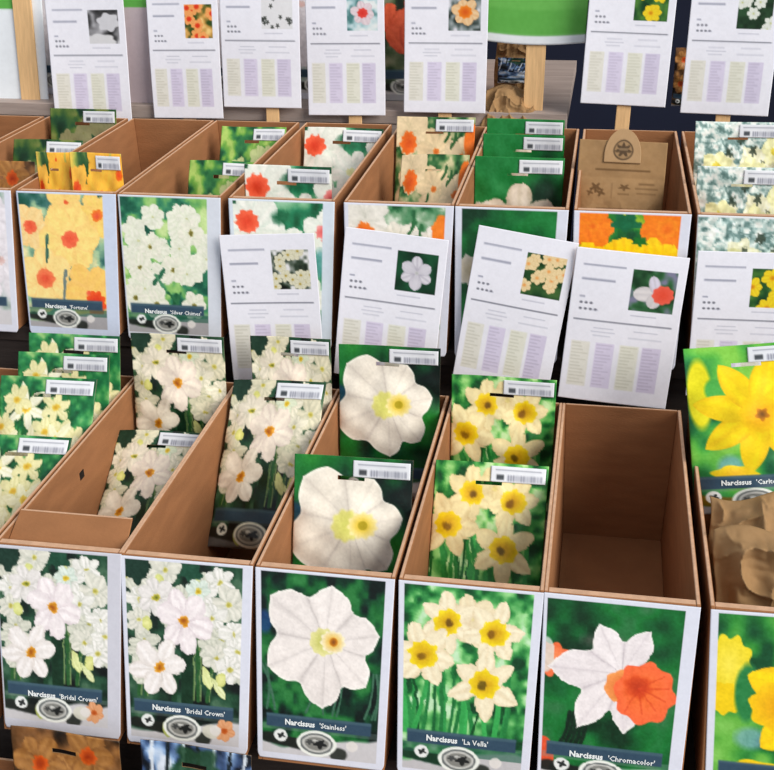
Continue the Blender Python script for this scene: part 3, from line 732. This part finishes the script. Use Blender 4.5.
kraft_bag((580, 139), (668, 143), 1.19, 20, 'kraft paper bag with a rounded printed tab, standing in the back row', None, 31, .125, True, True, .012, .018)
kraft_bag((700, 492), (800, 495), .85, 48, 'crumpled kraft paper bag directly under the bright yellow packet', 'crumpled kraft bags', 35, .09, crumple=.016, T=.015, W=.094, cxx=.1518)
kraft_bag((703, 530), (808, 534), .79, 30, 'crumpled kraft paper bag, lower one at the front of the right hand box', 'crumpled kraft bags', 38, .10, crumple=.018, T=.018, W=.094, cxx=.1518)

# ------------------------------------------------------------------ information sheets on sticks
def ph_small(kind):
    def stainw(c): 
        c.greens([(.04, .16, .10), (.08, .30, .18)], .4); c.flower(.5, .5, .42, .5, (.86, .85, .88), (.62, .60, .66), (.8, .8, .8), (.7, .7, .7), .12, wd=.44)
    def chroma(c):
        c.greens([(.08, .22, .12), (.2, .4, .24), (.5, .5, .6)], .3); c.petal(.65, .55, 3.1, .6, .22, (.88, .86, .86), (.7, .68, .7)); c.petal(.6, .6, -1.9, .5, .16, (.86, .84, .9), (.7, .68, .7)); c.petal(.6, .5, 1.9, .4, .2, (.84, .82, .82), (.7, .68, .7)); c.ell(.72, .55, .24, .22, (.93, .38, .30), 1, (.9, .3, .2), .06)
    def cluster(c):
        c.greens([(.03, .06, .04), (.2, .26, .2), (.9, .9, .9)], .25)
        for i in range(14): c.flower(c.rng.random(), c.rng.random(), .17, i, (.90, .89, .80), (.68, .66, .5), (.8, .7, .3), (.6, .5, .2), .2, wd=.45)
    def creamc(c):
        c.greens([(.06, .22, .10), (.25, .4, .2)], .3)
        for i in range(16): c.flower(c.rng.random(), c.rng.random()*.8, .19, i, (.94, .85, .66), (.8, .66, .44), (.93, .7, .45), (.9, .6, .3), .25, wd=.45)
    def yellow(c):
        c.greens([(.06, .24, .12), (.3, .5, .2)], .3)
        for i in range(7): c.flower(c.rng.random(), c.rng.random(), .26, i, (.95, .85, .15), (.85, .65, .08), (.95, .75, .1), (.8, .5, .05), .3, wd=.45)
    def grey(c):
        c.greens([(.12, .12, .12), (.35, .35, .36), (.80, .80, .82)], .35); c.ell(.65, .35, .36, .26, (.82, .82, .84), 1, None, .12, 6); c.ell(.35, .9, .5, .2, (.84, .84, .85), 1, None, .1, 6)
    def orange(c):
        c.greens([(.2, .3, .1), (.8, .6, .3), (.95, .8, .5)], .3)
        for i in range(8): c.flower(c.rng.random(), c.rng.random(), .24, i, (.96, .68, .40), (.9, .5, .25), (.92, .32, .14), (.85, .2, .1), .4, wd=.45)
    def dots(c):
        c.fill((.88, .88, .89))
        for i in range(14): c.ell(c.rng.random(), c.rng.random(), .05, .06, (.2, .22, .2), .9, None, .3, 5)
    def redteal(c):
        c.fill((.55, .75, .78)); c.greens([(.3, .5, .5), (.7, .82, .84), (.9, .92, .92)], .3); c.flower(.5, .5, .40, .2, (.90, .84, .86), (.76, .66, .7), (.9, .3, .26), (.84, .2, .16), .42, wd=.46)
    def orangec(c):
        c.greens([(.15, .2, .18), (.5, .55, .55), (.85, .85, .88)], .25); c.flower(.5, .45, .42, .2, (.93, .80, .62), (.86, .6, .36), (.95, .55, .15), (.85, .35, .08), .5, wd=.5)
    def whitegreen(c):
        c.greens([(.06, .14, .08), (.16, .3, .18)], .3)
        for i in range(9): c.flower(c.rng.random(), c.rng.random(), .2, i, (.92, .93, .90), (.7, .74, .68), (.8, .82, .6), (.7, .7, .4), .15, wd=.45)
    return locals()[kind]
def sheet_canvas(kind, seed, h, w):
    c = Cv(w, h, seed); P = (.93, .93, .965); c.fill(P)
    k = (.60, .61, .68)
    c.rect(.08, .095, .46, .108, k, .75); c.rect(.08, .185, .38, .20, k, .85); c.rect(.08, .30, .13, .312, k, .8)
    for j, n in ((.345, 3), (.385, 4)):
        for q in range(n): c.ell(.10+q*.045, j, .014, .011, (.30, .31, .36), .85)
    for j, n in ((.355, 4),): c.rect(.2, .385, .26, .393, k, .4)
    c.sub(.53, .11, .92, .37, ph_small(kind), seed)
    c.rect(.55, .395, .78, .402, k, .5)
    c.rect(.05, .452, .93, .461, (.40, .41, .46), .85)
    for (x0, x1, y) in ((.24, .42, .50), (.60, .82, .50), (.22, .44, .525), (.56, .86, .545), (.24, .40, .55)): c.rect(x0, y, x1, y+.007, k, .45)
    tint = [(.88, .87, .80), (.83, .79, .90), (.88, .88, .79), (.80, .76, .87)]
    for q, x0 in enumerate((.06, .28, .50, .70)):
        c.rect(x0, .60, x0+.17, .90, tint[q], .7)
        y = .61
        while y < .89:
            x1 = x0+.16*c.rng.uniform(.5, 1); c.rect(x0+.01, y, x1, y+.008, tuple(v*.87 for v in tint[q]), .6); y += .022
    return c.finish()
def info_sheet(TL, TR, BL, Yt, Yb, kind, label, group, seed, stick=None, res=1.0, foot=None):
    a, b, d = at(*TL, Yt), at(*TR, Yt), at(*BL, Yb)
    xd = b-a; ww = xd.length; xd.normalize(); dn = d-a; dn = dn-xd*dn.dot(xd); hh = dn.length; up = -dn.normalized(); yd = up.cross(xd)
    base = (a+b)/2-up*hh
    r = empty('information_card', base, label, 'information card', group)
    mw = Matrix((xd, yd, up)).transposed().to_4x4(); mw.translation = base; r.matrix_world = mw
    w = int(112*res); img = sheet_canvas(kind, seed, int(w*hh/ww), w)
    ph = seed*1.3
    def warp(x, y, side):
        return (x-.5)*ww, -.0012*np.sin(x*3+ph)-.0008*np.sin(y*5+ph)-(.0009 if side == 0 else .0005), (1-y)*hh
    link('printed_sheet', sheet_mesh('printed_sheet', img, warp, 0, M['paper'], (.88, .88, .9)), r)
    if stick:
        sx, down = stick
        box('stick', sx*ww-.008, sx*ww+.008, .0022, .0050, -down, hh*.8, M['wood'], r)
    print('sheet W %.3f H %.3f' % (ww, hh), kind)
    return r
gs, gt = 'information cards standing between the rows', 'information cards along the top'
info_sheet((219, 235), (314, 233), (239, 381), 1.030, 1.0130, 'cluster', 'tilted white information sheet with a flower cluster photo, leftmost between the rows', gs, 41, (0, .0))
info_sheet((345, 227), (449, 240), (352, 376), 1.030, 1.0130, 'stainw', 'white information sheet with a photo of one white daffodil on dark green', gs, 42, (0, .0))
info_sheet((479, 225), (579, 243), (458, 380), 1.0275, 1.0125, 'creamc', 'white information sheet with a photo of cream clustered blooms, leaning to the right', gs, 43, (0, .0))
info_sheet((577, 246), (690, 258), (565, 397), 1.024, 1.0095, 'chroma', 'white information sheet with a red and white flower photo, above the empty box', gs, 44, (0, .0))
info_sheet((698, 250), (806, 254), (694, 395), 1.030, 1.0130, 'yellow', 'white information sheet with a yellow flower photo, at the right edge between the rows', gs, 45, (0, .0))
info_sheet((44, -3), (123, -4), (62, 122), 1.385, 1.366, 'grey', 'white information sheet with a grey and black photo, beside the bare wooden stick', gt, 51, (0, .08), .8)
info_sheet((145, -9), (217, -10), (159, 118), 1.385, 1.366, 'orange', 'white information sheet with a peach and orange flower photo, hanging lowest at upper left', gt, 52, (0, .08), .8)
info_sheet((219, -18), (299, -18), (233, 107), 1.385, 1.366, 'dots', 'white information sheet with a speckled black and white photo, along the top', gt, 53, (.12, .08), .8)
info_sheet((305, -19), (384, -20), (313, 115), 1.385, 1.366, 'redteal', 'white information sheet with a red centred flower on a blue green photo, along the top', gt, 54, (.1, .08), .8)
info_sheet((405, -18), (489, -18), (405, 112), 1.385, 1.366, 'orangec', 'white information sheet with an orange flower photo, left of the green sign', gt, 55, (0, .08), .8)
info_sheet((592, -32), (680, -29), (581, 103), 1.385, 1.366, 'yellow', 'white information sheet with a yellow and orange photo, on a stick above the kraft bag', gt, 56, (.02, .08), .8)
info_sheet((694, -24), (785, -22), (683, 113), 1.385, 1.366, 'whitegreen', 'white information sheet with white flowers on dark green photo, at the top right corner', gt, 57, (0, .08), .8)

def sign(TL, TR, BL, Yt, Yb, label, stick, band, name='sign_board', base_c=(.90, .92, .94)):
    a, b, d = at(*TL, Yt), at(*TR, Yt), at(*BL, Yb)
    xd = b-a; ww = xd.length; xd.normalize(); dn = d-a; dn = dn-xd*dn.dot(xd); hh = dn.length; up = -dn.normalized(); yd = up.cross(xd)
    base = (a+b)/2-up*hh
    r = empty(name, base, label, 'sign'); mw = Matrix((xd, yd, up)).transposed().to_4x4(); mw.translation = base; r.matrix_world = mw
    c = Cv(60, int(60*hh/ww), 3); c.fill(base_c)
    c.rect(*band, (.38, .68, .30)); c.rect(band[0], band[1], band[2], band[1]+(band[3]-band[1])*.55, (.44, .73, .35), .7)
    def warp(x, y, side):
        return (x-.5)*ww, -(.0014 if side == 0 else .0004)+np.zeros_like(x), (1-y)*hh-.004*np.sin(np.pi*x)*(y > .5)
    link('board', sheet_mesh('board', c.finish(), warp, 0, M['paper'], (.85, .85, .85)), r)
    if stick:
        sx, wd, down, fr, tilt = stick
        y0, y1 = (-.0055, -.0020) if fr else (.001, .005)
        hexa('stick', [(sx*ww-wd+tilt, y0, -down), (sx*ww+wd+tilt, y0, -down), (sx*ww+wd+tilt, y1, -down), (sx*ww-wd+tilt, y1, -down),
                       (sx*ww-wd, y0, hh*.9), (sx*ww+wd, y0, hh*.9), (sx*ww+wd, y1, hh*.9), (sx*ww-wd, y1, hh*.9)], M['wood'], r)
    return r
sign((482, -50), (592, -48), (490, 40), 1.41, 1.40, 'green sign with a white border on a wide pale wooden stick', (.04, .0115, .15, False, .002), (-.1, .25, 1.1, .88))
sign((-45, -60), (38, -60), (9, 107), 1.43, 1.398, 'white card with green heading at the top left corner, wooden stick across it', (.26, .0125, .0, True, .004), (-.1, -.1, .72, .40))
sign((98, -60), (142, -60), (112, 109), 1.398, 1.392, 'narrow pale card with a green top edge, seen between two upper sheets', None, (-.1, -.1, 1.1, .38), base_c=(.78, .72, .74))

# ------------------------------------------------------------------ third row behind the sheets
g3 = 'cardboard boxes on the top shelf behind the sheets'
for i, (s, key) in enumerate(((-.52, 'r_blush'), (-.44, 'r_tulip'), (-.36, 'r_blush'), (-.28, 'r_blush'), (-.203, 'r_tulip'))):
    display_box(s*1.44, .108, 1.44, CAMZ-.165, .143, 4, 1.70, CAMZ-.3085, key, 'cardboard box on the top shelf, mostly hidden behind the upper sheets', g3)
packet('p_dusk', (676, 46), (712, 50), 1.50, 4, 'small orange packet glimpsed between the two upper right sheets', None, 0, roll=0, lab=False, L=.07)
pb = packet('p_blue', (498, 58), (536, 58), 1.455, 4, 'small blue and white pack beside the pale wooden sign stick', None, 0, roll=0, lab=False, L=.03)
kraft_bag((497, 36), (540, 38), 1.49, 4, 'brown paper bag with a blue pack in front, under the green sign', None, 61, .10, crumple=.01, T=.012)
kraft_bag((484, 88), (540, 90), 1.42, 50, 'kraft paper bag lying behind the dark green packets', None, 62, .06, crumple=.012, T=.012)

# ------------------------------------------------------------------ setting
def struct(o): o['kind'] = 'structure'; return o
struct(box('floor', -3, 3, -1.5, 2.6, -.05, 0, M['floor']))
struct(box('wall_back', -3, 3, 2.05, 2.15, 0, 2.4, M['navy']))

# ------------------------------------------------------------------ light
wd = bpy.data.worlds.new('sky'); S.world = wd; wd.use_nodes = True
bg = wd.node_tree.nodes['Background']; bg.inputs[0].default_value = (.86, .92, 1.0, 1); bg.inputs[1].default_value = .60
l = bpy.data.lights.new('low_daylight', 'SUN'); l.energy = 3.3; l.angle = math.radians(38); l.color = (1, .95, .88)
o = bpy.data.objects.new('low_daylight', l); COL.objects.link(o)
az, el = math.radians(58), math.radians(33)
o.rotation_euler = Vector((-math.sin(az)*math.cos(el), math.cos(az)*math.cos(el), -math.sin(el))).to_track_quat('-Z', 'Y').to_euler()
o.location = (2, -1, 3)
S.view_settings.view_transform = 'Standard'; S.view_settings.look = 'None'; S.view_settings.gamma = 1
S.view_settings.use_curve_mapping = False; S.view_settings.exposure = 0.0
